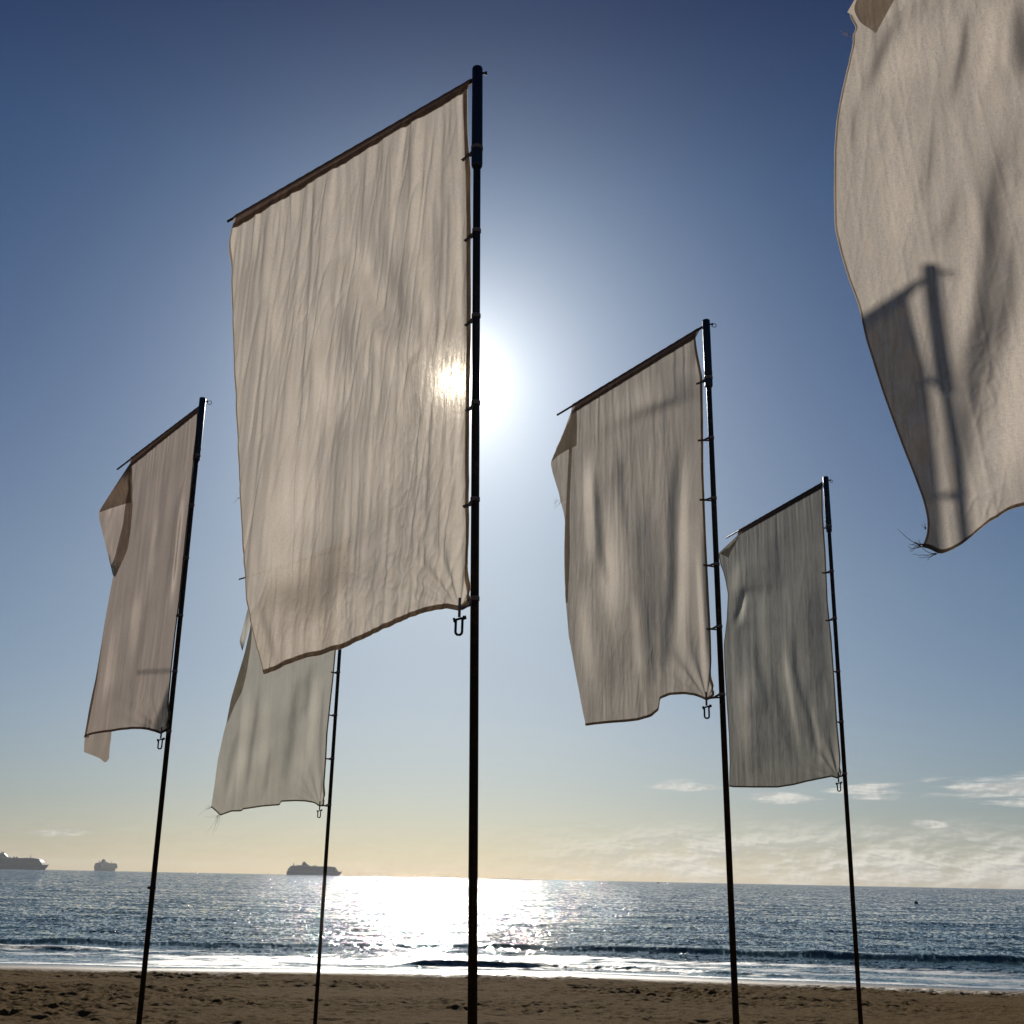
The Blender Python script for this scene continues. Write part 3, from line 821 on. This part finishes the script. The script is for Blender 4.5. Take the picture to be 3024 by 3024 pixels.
build_flag('white banner right of the largest one, its upper corner folded over below the crossbar', (1.78, 9.99, 7.71), -28.8, None, (2085, 945), (2174, 3024), 1140,
           [(1116, 2056, 1134), (1293, 2061, 1301), (1471, 2066, 1476), (1666, 2077, 1669), (1850, 2086, 1858), (2050, 2090, 2062)],
           F3, (2086, 2068), 1.05, [('right', 0.05), ('bottom', 0.04)],
           extras=[('folded_corner', [(1703, 1216), (1688, 1212)], [(1703, 1216), (1704, 1260), (1703, 1316)], [(1688, 1212), (1655, 1300), (1628, 1364)], [(1703, 1316), (1680, 1326), (1650, 1344), (1628, 1364)], -0.03),
                   ('folded_edge', [(1690, 1322), (1680, 1326)], [(1690, 1322), (1686, 1400), (1682, 1500), (1683, 1650), (1676, 1780)], [(1680, 1326), (1671, 1510), (1667, 1560), (1668, 1650), (1670, 1780)], [(1676, 1780), (1670, 1780)], -0.02)],
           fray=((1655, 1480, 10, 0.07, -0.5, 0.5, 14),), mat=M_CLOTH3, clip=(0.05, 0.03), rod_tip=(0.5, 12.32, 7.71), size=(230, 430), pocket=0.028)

# ---- the flag farther right
F4 = dict(
    top=[(2427, 1428), (2182, 1577)],
    right=[(2427, 1428), (2430, 1521), (2438, 1635), (2444, 1777), (2456, 1891), (2464, 2005), (2473, 2147), (2481, 2261), (2485, 2284)],
    left=[(2182, 1577), (2150, 1608), (2122, 1635), (2128, 1665), (2140, 1700), (2151, 1755), (2146, 1834), (2138, 1902), (2140, 1976), (2146, 2079), (2153, 2176), (2155, 2250), (2153, 2323)],
    bottom=[(2485, 2284), (2480, 2295), (2475, 2300), (2466, 2297), (2456, 2294), (2427, 2300), (2387, 2308), (2342, 2319), (2296, 2326), (2228, 2326), (2165, 2325), (2153, 2323)],
    strokes=[
        ([(2198, 1720), (2185, 1790), (2160, 1850)], 7, -0.22),
        ([(2205, 1740), (2192, 1810), (2170, 1860)], 7, 0.20),
        ([(2180, 1640), (2170, 1720), (2165, 1770)], 14, 0.12),
        ([(2390, 1600), (2400, 1750), (2410, 1900), (2430, 2050), (2450, 2200)], 30, -0.10),
        ([(2290, 1560), (2290, 1660), (2310, 1780)], 30, -0.06),
        ([(2215, 1880), (2240, 1980), (2262, 2060), (2275, 2140)], 12, -0.13),
        ([(2190, 1950), (2190, 2100), (2200, 2280)], 26, 0.12),
        ([(2330, 1800), (2345, 1980), (2390, 2120), (2430, 2260)], 9, -0.16),
        ([(2310, 1850), (2325, 2000), (2350, 2150), (2375, 2280)], 9, 0.12),
        ([(2270, 1900), (2290, 2050), (2330, 2200), (2360, 2300)], 10, -0.10),
        ([(2380, 2040), (2415, 2180), (2430, 2280)], 7, 0.14),
        ([(2430, 1980), (2445, 2120)], 6, 0.10),
        ([(2250, 1700), (2250, 1850), (2270, 2000)], 12, 0.06),
    ], seed=300, fine=0.55, pleats=0.6, gain=1.8, clew=(2476, 2298, 120), crumple=((2190, 2150, 60, 60, 0.4),))
build_flag('rightmost pole flag standing apart, dull grey cloth drawn in to a wavy free edge', (4.03, 14.08, 7.59), -16.1, None, (2438, 1408), (2542, 3024), 1568,
           [(1553, 2433, 1560), (1686, 2427, 1692), (1825, 2438, 1833), (1982, 2463, 1983), (2131, 2473, 2132), (2284, 2478, 2294)],
           F4, (2476, 2299), 1.0, [('right', 0.04), ('bottom', 0.035), ('left', 0.04)],
           extras=[('folded_corner', [(2183, 1582), (2180, 1580)], [(2183, 1582), (2172, 1606), (2160, 1626), (2151, 1647)], [(2180, 1580), (2150, 1610), (2123, 1635)], [(2151, 1647), (2137, 1640), (2123, 1636)], -0.03)],
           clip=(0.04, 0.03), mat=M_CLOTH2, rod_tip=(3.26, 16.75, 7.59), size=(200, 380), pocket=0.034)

# ---- the left flag
F1 = dict(
    top=[(584, 1207), (383, 1371)],
    right=[(584, 1207), (577, 1310), (567, 1414), (560, 1491), (549, 1589), (532, 1764), (518, 1869), (507, 1973), (500, 2078), (497, 2158)],
    left=[(383, 1371), (378, 1449), (371, 1491), (364, 1554), (350, 1631), (334, 1701), (319, 1785), (301, 1890), (282, 2008), (263, 2099), (250, 2178)],
    bottom=[(497, 2158), (487, 2161), (476, 2168), (460, 2162), (438, 2156), (415, 2153), (389, 2153), (357, 2156), (326, 2161), (300, 2164), (277, 2168), (262, 2172), (250, 2178)],
    strokes=[
        ([(545, 1420), (530, 1560), (515, 1700), (500, 1830)], 7, 0.22),
        ([(530, 1420), (515, 1560), (500, 1700), (485, 1800)], 8, -0.16),
        ([(470, 1480), (450, 1620), (440, 1750)], 9, 0.10),
        ([(420, 1400), (410, 1500), (395, 1600)], 10, -0.10),
        ([(500, 1350), (480, 1500), (460, 1650)], 9, -0.10),
        ([(415, 1700), (395, 1850), (385, 2000)], 14, 0.10),
        ([(440, 1740), (420, 1880), (400, 1980)], 10, -0.10),
        ([(340, 1800), (325, 1950), (300, 2120)], 18, 0.12),
        ([(388, 1950), (385, 2080), (380, 2140)], 7, -0.10),
    ], seed=400, fine=0.6, pleats=0.9, gain=1.8, clew=(476, 2166, 120), crumple=())
build_flag('leftmost white banner, its free corner folded back into a pale triangle above the ships', (-3.56, 12.0, 7.61), -36.0, None, (599, 1175), (410, 3024), 1358,
           [(1345, 574, 1352), (1491, 562, 1498), (1647, 541, 1653), (1817, 520, 1818), (1982, 507, 1984), (2159, 492, 2162)],
           F1, (476, 2168), 1.0, [('right', 0.04), ('bottom', 0.04)],
           extras=[('folded_corner', [(392, 1366), (382, 1371)], [(392, 1366), (392, 1500), (380, 1620), (340, 1705)], [(382, 1371), (340, 1435), (289, 1515), (296, 1545), (312, 1610), (333, 1698)], [(340, 1705), (333, 1698)], 0.015, -0.14),
                   ('folded_corner', [(392, 1366), (382, 1371)], [(392, 1366), (392, 1420), (392, 1483)], [(382, 1371), (340, 1435), (289, 1515)], [(392, 1483), (372, 1487), (330, 1500), (289, 1515)], 0.035, -0.14),
                   ('folded_edge', [(308, 1900), (302, 1890)], [(308, 1900), (295, 2000), (277, 2100), (262, 2178)], [(302, 1890), (283, 2008), (264, 2099), (251, 2178)], [(262, 2178), (251, 2178)], 0.05),
                   ('loose_corner', [(330, 2150), (300, 2155), (252, 2165)], [(330, 2150), (328, 2180), (324, 2210), (322, 2240)], [(252, 2165), (249, 2190), (248, 2221)], [(322, 2240), (312, 2255), (296, 2240), (280, 2233), (248, 2221)], 0.12)],
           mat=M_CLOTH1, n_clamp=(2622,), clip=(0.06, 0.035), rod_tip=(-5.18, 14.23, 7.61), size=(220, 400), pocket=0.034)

# ---- the small flag behind the large one
F5 = dict(
    top=[(1016, 1600), (810, 1676)],
    right=[(1016, 1600), (1008, 1750), (1000, 1850), (992, 1920), (985, 2000), (967, 2166), (960, 2321), (957, 2378)],
    left=[(810, 1676), (785, 1730), (756, 1800), (738, 1860), (724, 1925), (705, 1985), (683, 2061), (672, 2119), (658, 2174), (643, 2244), (635, 2306), (624, 2384)],
    bottom=[(957, 2378), (944, 2383), (934, 2375), (926, 2371), (900, 2367), (872, 2366), (829, 2368), (826, 2378), (775, 2382), (717, 2391), (714, 2396), (682, 2397), (650, 2409), (640, 2398), (624, 2384)],
    strokes=[
        ([(765, 2000), (755, 2120), (740, 2220), (722, 2380)], 6, -0.26),
        ([(735, 2000), (722, 2150), (700, 2350)], 16, 0.14),
        ([(885, 1960), (868, 2080), (855, 2200), (840, 2300), (828, 2370)], 12, -0.26),
        ([(910, 1950), (905, 2060), (890, 2140)], 10, -0.2),
        ([(935, 1950), (925, 2100), (905, 2300)], 15, 0.16),
        ([(700, 2150), (680, 2250), (660, 2370)], 8, -0.18),
        ([(800, 2200), (785, 2300), (775, 2370)], 7, -0.14),
        ([(790, 2000), (780, 2150), (770, 2300)], 18, 0.1),
        ([(955, 2000), (945, 2200), (942, 2370)], 5, -0.2),
    ], seed=500, fine=0.5, pleats=0.6, gain=1.9, clew=(944, 2380, 120), crumple=())
_p5t = (-2.62, 16.4, 7.34)
d_ = ray(969, 2438); _p5l = tuple(CAM + d_ * (16.4 / d_[1]))
d_ = ray(1003, 1925); _q = CAM + d_ * (16.4 / d_[1])
_ax = (_q - np.array(_p5l)) / np.linalg.norm(_q - np.array(_p5l))
_p5t = tuple(_q + _ax * ((7.36 - _q[2]) / _ax[2]))
_A5 = np.array(_p5t) + np.array([0, 0, -0.14])
_t5 = np.array([-4.46, 18.38, 7.20])
build_flag('small pale banner half hidden behind the largest one, ragged at its lower left corner', tuple(_A5), math.degrees(math.atan2(_t5[0] - _A5[0], _t5[1] - _A5[1])), None, _p5t, _p5l, 6.45,
           [(1985, 978, 1985), (2111, 970, 2111), (2239, 960, 2240), (2376, 950, 2379)],
           F5, (944, 2382), 1.0, [('right', 0.05), ('bottom', 0.04)],
           extras=[('folded_edge', [(748, 1780), (742, 1800)], [(748, 1780), (742, 1900), (728, 1990), (716, 2040), (690, 2090), (672, 2135)], [(742, 1800), (738, 1860), (722, 1930), (705, 1987), (683, 2062), (671, 2122)], [(672, 2135), (671, 2122)], -0.03),
                   ('folded_corner', [(742, 1770), (738, 1772)], [(742, 1770), (738, 1850), (716, 1922)], [(738, 1772), (728, 1812), (707, 1893), (714, 1918)], [(716, 1922), (714, 1918)], 0.05, -0.1)],
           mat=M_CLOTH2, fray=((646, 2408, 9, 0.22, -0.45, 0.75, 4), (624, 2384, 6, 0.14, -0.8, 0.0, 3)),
           rod_tip=tuple(_t5), size=(190, 360), pocket=0.032)

# ---- the near flag at the right edge, its pole outside the picture
_tip6 = CAM + (np.array([1.93, 5.56, 7.78]) - CAM) * 0.962
_az6 = -50.0
_A6 = _tip6 - 2.75 * np.array([math.sin(rad(_az6)), math.cos(rad(_az6)), 0])
_f6 = Flag(_A6, _az6)
def w2p(u, z):                                   # point of flag 6's plane -> photo direction
    p = _A6 + u * _f6.h + np.array([0, 0, z]); return tuple(proj(p[None])[0])
_tR = w2p(0.08, -0.03); _tL = w2p(2.55, -0.03)
_bR = w2p(0.05, -3.62)
F6 = dict(
    top=[_tR, _tL],
    right=[_tR, w2p(0.05, -0.9), w2p(0.05, -1.8), w2p(0.05, -2.7), _bR],
    left=[_tL, (2523, 0), (2506, 35), (2514, 60), (2526, 75), (2531, 92), (2514, 98), (2521, 122), (2500, 210), (2484, 280), (2470, 350), (2463, 442), (2462, 559), (2465, 675), (2484, 755), (2507, 829), (2535, 900), (2558, 1005), (2605, 1154), (2633, 1233), (2661, 1308), (2698, 1401), (2726, 1475), (2740, 1536), (2738, 1582), (2722, 1615)],
    bottom=[_bR, (3330, 1530), (3200, 1500), (3100, 1486), (3024, 1494), (2978, 1506), (2950, 1524), (2912, 1545), (2856, 1596), (2828, 1615), (2796, 1631), (2773, 1638), (2750, 1622), (2735, 1618), (2722, 1615)],
    strokes=[
        ([(2995, 250), (2965, 430), (2930, 600), (2910, 800), (2892, 1000), (2868, 1200), (2840, 1350), (2815, 1520)], 42, -0.34),
        ([(2990, 640), (2985, 800), (2960, 1000), (2940, 1150)], 24, -0.22),
        ([(2880, 500), (2875, 700), (2850, 900), (2820, 1100)], 22, 0.22),
        ([(3060, 850), (3030, 1100), (3000, 1300), (2940, 1450)], 44, 0.30),
        ([(2990, 0), (3010, 120), (3030, 260)], 26, -0.35),
        ([(2870, 0), (2850, 110), (2825, 240), (2800, 330)], 14, -0.26),
        ([(2930, 0), (2920, 150), (2890, 300)], 14, 0.18),
        ([(2760, 340), (2735, 480), (2715, 640)], 18, -0.12),
        ([(2660, 20), (2620, 120), (2570, 240), (2530, 310)], 20, -0.20),
        ([(2840, 520), (2810, 620), (2780, 700)], 9, -0.20),
        ([(2520, 300), (2515, 450)], 8, -0.2),
        ([(2640, 400), (2650, 600), (2680, 800)], 50, 0.08),
        ([(2860, 1250), (2900, 1400), (2930, 1480)], 26, -0.10),
        ([(2960, 60), (2965, 200)], 8, 0.2),
    ], seed=600, fine=0.8, pleats=1.0, gain=2.1,
    crumple=((2930, 1150, 60, 230, 1.5), (2990, 600, 40, 160, 1.0), (2900, 1480, 90, 70, 1.0), (2700, 650, 80, 80, 0.35)))
_g6 = float(sand_base(np.array(_A6[0]), np.array(_A6[1])))
build_flag('near white banner cut off by the right edge, carrying the dark shadow of a pole', tuple(_A6), _az6, None, tuple(_A6 + np.array([0.05, -0.03, 0.12])), tuple(_A6 + np.array([0.05, -0.03, -6.0])), 6.75,
           [], F6, None, 1.0, [('right', 0.05), ('bottom', 0.035), ('left', 0.015)],
           extras=[('folded_corner', [_tL, (2760, -90)][::-1], [(2760, -90), (2700, -60), (2640, 0), (2610, 55), (2587, 98)], [_tL, (2523, 0), (2502, 36)], [(2587, 98), (2570, 86), (2548, 72), (2525, 50), (2502, 36)], -0.05),
                   ],
           fray=((2728, 1610, 10, 0.085, -0.85, 0.12, 6), (2766, 1634, 4, 0.12, -1.0, 0.2, 3), (2736, 1560, 4, 0.03, -0.5, -0.3, 5), (2512, 105, 3, 0.05, -1.0, 0.0, 2)),
           rod_tip=tuple(_tip6), size=(420, 520), pocket=0.028)

# ------------------------------------------------------------------ ships
def cruise_ship(x_px, base_dist, length, yaw, label, flip=1):
    """x_px: bow or middle direction; yaw turns the hull; everything in metres about the ship's middle"""
    d = ray(x_px, 2590); d = d / math.hypot(d[0], d[1])
    o = np.array([d[0] * base_dist, d[1] * base_dist, 0.0])
    root = empty('cruise_ship', tuple(o))
    tag(root, label, 'ship', 'cruise ships at anchor on the horizon')
    L = length; B = L * 0.13
    cs, sn = math.cos(yaw), math.sin(yaw)
    def W(x, y, z): return o + np.array([x * cs - y * sn, x * sn + y * cs, z])
    # hull: sections along the length, flared bow
    st = []
    for t, hw, zt, zb in ((-0.5, 0.30, 0.062, -1), (-0.485, 0.44, 0.062, -1), (-0.42, 0.5, 0.062, -1), (0.0, 0.5, 0.060, -1), (0.25, 0.5, 0.062, -1), (0.36, 0.40, 0.066, -1), (0.44, 0.22, 0.071, -1), (0.5, 0.02, 0.076, -1)):
        zt *= L
        xb = t if t < 0.3 else 0.3 + (t - 0.3) * 0.72
        st.append([W(xb * L, -hw * 0.8 * B, -2), W(t * L, -hw * B, zt), W(t * L, hw * B, zt), W(xb * L, hw * 0.8 * B, -2)])
    V = [p for r in st for p in r]; Fs = []
    for i in range(len(st) - 1):
        for j in range(4):
            Fs.append((i * 4 + j, i * 4 + (j + 1) % 4, (i + 1) * 4 + (j + 1) % 4, (i + 1) * 4 + j))
    Fs += [(3, 2, 1, 0), tuple((len(st) - 1) * 4 + j for j in range(4))]
    link_mesh('hull', V, Fs, M_HULL, root, smooth=False)
    def prism(prof, hw, name, mat, par):
        n = len(prof)
        V = [W(x * L, -hw * B, z * L) for x, z in prof] + [W(x * L, hw * B, z * L) for x, z in prof]
        Fs = [tuple(range(n))[::-1], tuple(range(n, 2 * n))] + [(i, (i + 1) % n, n + (i + 1) % n, n + i) for i in range(n)]
        return link_mesh(name, V, Fs, mat, par, smooth=False)
    sup = prism([(-0.485, 0.06), (-0.478, 0.105), (-0.46, 0.12), (-0.445, 0.135), (-0.43, 0.155), (-0.40, 0.162), (-0.30, 0.163), (-0.29, 0.172), (-0.20, 0.173), (-0.19, 0.178),
                 (-0.10, 0.178), (-0.09, 0.160), (0.10, 0.158), (0.20, 0.163), (0.30, 0.160), (0.37, 0.150), (0.385, 0.130), (0.40, 0.115), (0.415, 0.095), (0.43, 0.070), (0.43, 0.062)], 0.49, 'superstructure', M_SHIP, root)
    for i in range(7):     # open deck lines
        MB().box(W(-0.03 * L, 0, (0.072 + 0.012 * i) * L), (0.80 * L, B * 0.995, 0.004 * L), yaw).build('deck_gallery', M_GLASS, sup, False)
    fn = prism([(-0.235, 0.172), (-0.232, 0.205), (-0.215, 0.222), (-0.19, 0.225), (-0.165, 0.215), (-0.14, 0.195), (-0.12, 0.176)], 0.2, 'funnel', M_FUNNEL, root)
    for k in (-0.215, -0.195, -0.18):
        MB().tube([W(k * L, 0, 0.215 * L), W((k - 0.004) * L, 0, 0.238 * L)], 0.006 * L, 8).build('exhaust_pipe', M_FUNNEL, fn)
    MB().tube([W(0.22 * L, 0, 0.155 * L), W(0.22 * L, 0, 0.205 * L)], [0.006 * L, 0.002 * L], 8).box(W(0.22 * L, 0, 0.182 * L), (0.006 * L, 0.06 * L, 0.003 * L), yaw).build('mast', M_SHIP, root)
    MB().tube([W(-0.375 * L, 0, 0.155 * L), W(-0.395 * L, 0, 0.215 * L)], [0.012 * L, 0.004 * L], 8).build('mast', M_SHIP, root)
    for k in (0.02, -0.02, -0.32):
        MB().tube([W(k * L, 0, 0.155 * L), W(k * L, 0, 0.17 * L), W(k * L, 0, 0.182 * L)], [0.012 * L, 0.014 * L, 0.003 * L], 10).build('radar_dome', M_SHIP, root)
    return root

cruise_ship(928, 6000, 270, rad(4), 'cruise ship at the edge of the sun glitter, mostly right of the thin leaning pole')
cruise_ship(38, 5400, 290, rad(-3), 'cruise ship cut off by the left edge of the picture, bow pointing right')
cruise_ship(311, 7500, 285, rad(86), 'smallest cruise ship, seen nearly end on, left of the leftmost pole')

def px_sea(x, y):
    d = ray(x, y); return CAM + d * (-2.6 / d[2])

def buoy(x_px, dist, r, label, white=False):
    d = ray(x_px, 2600); d = d / math.hypot(d[0], d[1])
    o = d * dist; o[2] = 0
    root = empty('mooring_buoy', tuple(o))
    tag(root, label, 'buoy')
    a = np.linspace(0, 1, 9)
    prof = [(0.55, -0.5), (0.85, -0.2), (1.0, 0.2), (0.98, 0.6), (0.80, 1.0), (0.5, 1.3), (0.22, 1.42), (0.20, 1.6)]
    MB().tube([o + np.array([0, 0, z * r]) for _, z in prof], [q_ * r for q_, _ in prof], 20).build('float', M_BUOY, root)
    MB().tube([o + np.array([0, 0, 1.55 * r]), o + np.array([0, 0, 1.75 * r])], [0.12 * r, 0.12 * r], 10).build('top_ring', M_STEEL, root)
    if white:
        MB().tube([o + np.array([-0.6 * r, -0.3 * r, 1.0 * r]), o + np.array([-0.75 * r, -0.3 * r, 1.25 * r]), o + np.array([-0.7 * r, -0.3 * r, 1.6 * r])], [0.28 * r, 0.34 * r, 0.1 * r], 12).build('gull_white_patch' if False else 'marker', M_BUOYW, root)
buoy(2700, 205, 0.30, 'dark round buoy with a white mark, floating beyond the rightmost pole', True)
buoy(1112, 700, 0.62, 'dark domed buoy silhouetted in the brightest sun glitter near the horizon')
buoy(1799, 1300, 0.62, 'tiny dark buoy on the horizon line between the two middle poles')

def small_boat(x_px, dist, L, label, sail=False):
    d = ray(x_px, 2600); d = d / math.hypot(d[0], d[1]); o = d * dist; o[2] = 0
    root = empty('small_boat', tuple(o)); tag(root, label, 'boat')
    st = []
    for t, w in ((-0.5, 0.14), (-0.2, 0.18), (0.2, 0.16), (0.5, 0.01)):
        st += [o + np.array([t * L * 0.9, -w * L * 0.7, -0.2]), o + np.array([t * L, -w * L, 0.16 * L]), o + np.array([t * L, w * L, 0.16 * L]), o + np.array([t * L * 0.9, w * L * 0.7, -0.2])]
    Fs = [(i * 4 + j, i * 4 + (j + 1) % 4, (i + 1) * 4 + (j + 1) % 4, (i + 1) * 4 + j) for i in range(3) for j in range(4)] + [(3, 2, 1, 0), (12, 13, 14, 15)]
    link_mesh('hull', st, Fs, M_HULL, root, False)
    if sail:
        MB().tube([o + np.array([0, 0, 0.1 * L]), o + np.array([0, 0, 1.3 * L])], 0.015 * L, 8).build('mast', M_STEEL, root)
        b = MB(); V = [o + np.array([-0.42 * L, 0, 0.3 * L]), o + np.array([-0.01, 0, 0.3 * L]), o + np.array([-0.01, 0, 1.25 * L])]
        b.add(V + [v + np.array([0, 0.05, 0]) for v in V], [(0, 1, 2), (5, 4, 3), (0, 3, 4, 1), (1, 4, 5, 2), (2, 5, 3, 0)])
        b.build('sail', M_BUOYW, root, False)
    else:
        b = MB().box(o + np.array([-0.12 * L, 0, 0.26 * L]), (0.34 * L, 0.22 * L, 0.2 * L)); b.box(o + np.array([-0.12 * L, 0, 0.375 * L]), (0.42 * L, 0.26 * L, 0.03 * L)); b.build('cabin', M_HULL, root, False)
small_boat(1944, 2200, 5.5, 'tiny dark motor boat on the horizon left of the second pole from the right')
small_boat(2708, 3000, 3.2, 'tiny sailing boat on the horizon above the dark round buoy', True)

# ------------------------------------------------------------------ sea air
def haze(density):
    mt, g = new_mat('sea_air')
    pv = g.n('ShaderNodeVolumePrincipled', ins={'Color': (0.86, 0.88, 0.90, 1), 'Density': density, 'Anisotropy': 0.35})
    o = g.n('ShaderNodeOutputMaterial'); g.t.links.new(pv.outputs[0], o.inputs['Volume'])
    X0, Y0, Y1, Z0, Z1 = 18500, -1600, 13200, -8, 110
    V = [(x, y, z) for x in (-X0, X0) for y in (Y0, Y1) for z in (Z0, Z1)]
    h = link_mesh('haze', V, [(0, 1, 3, 2), (4, 6, 7, 5), (0, 4, 5, 1), (2, 3, 7, 6), (0, 2, 6, 4), (1, 5, 7, 3)], mt, None, False)
    tag(h, 'thin pale sea air softening the ships on the horizon', kind='stuff')
haze(0.000024)
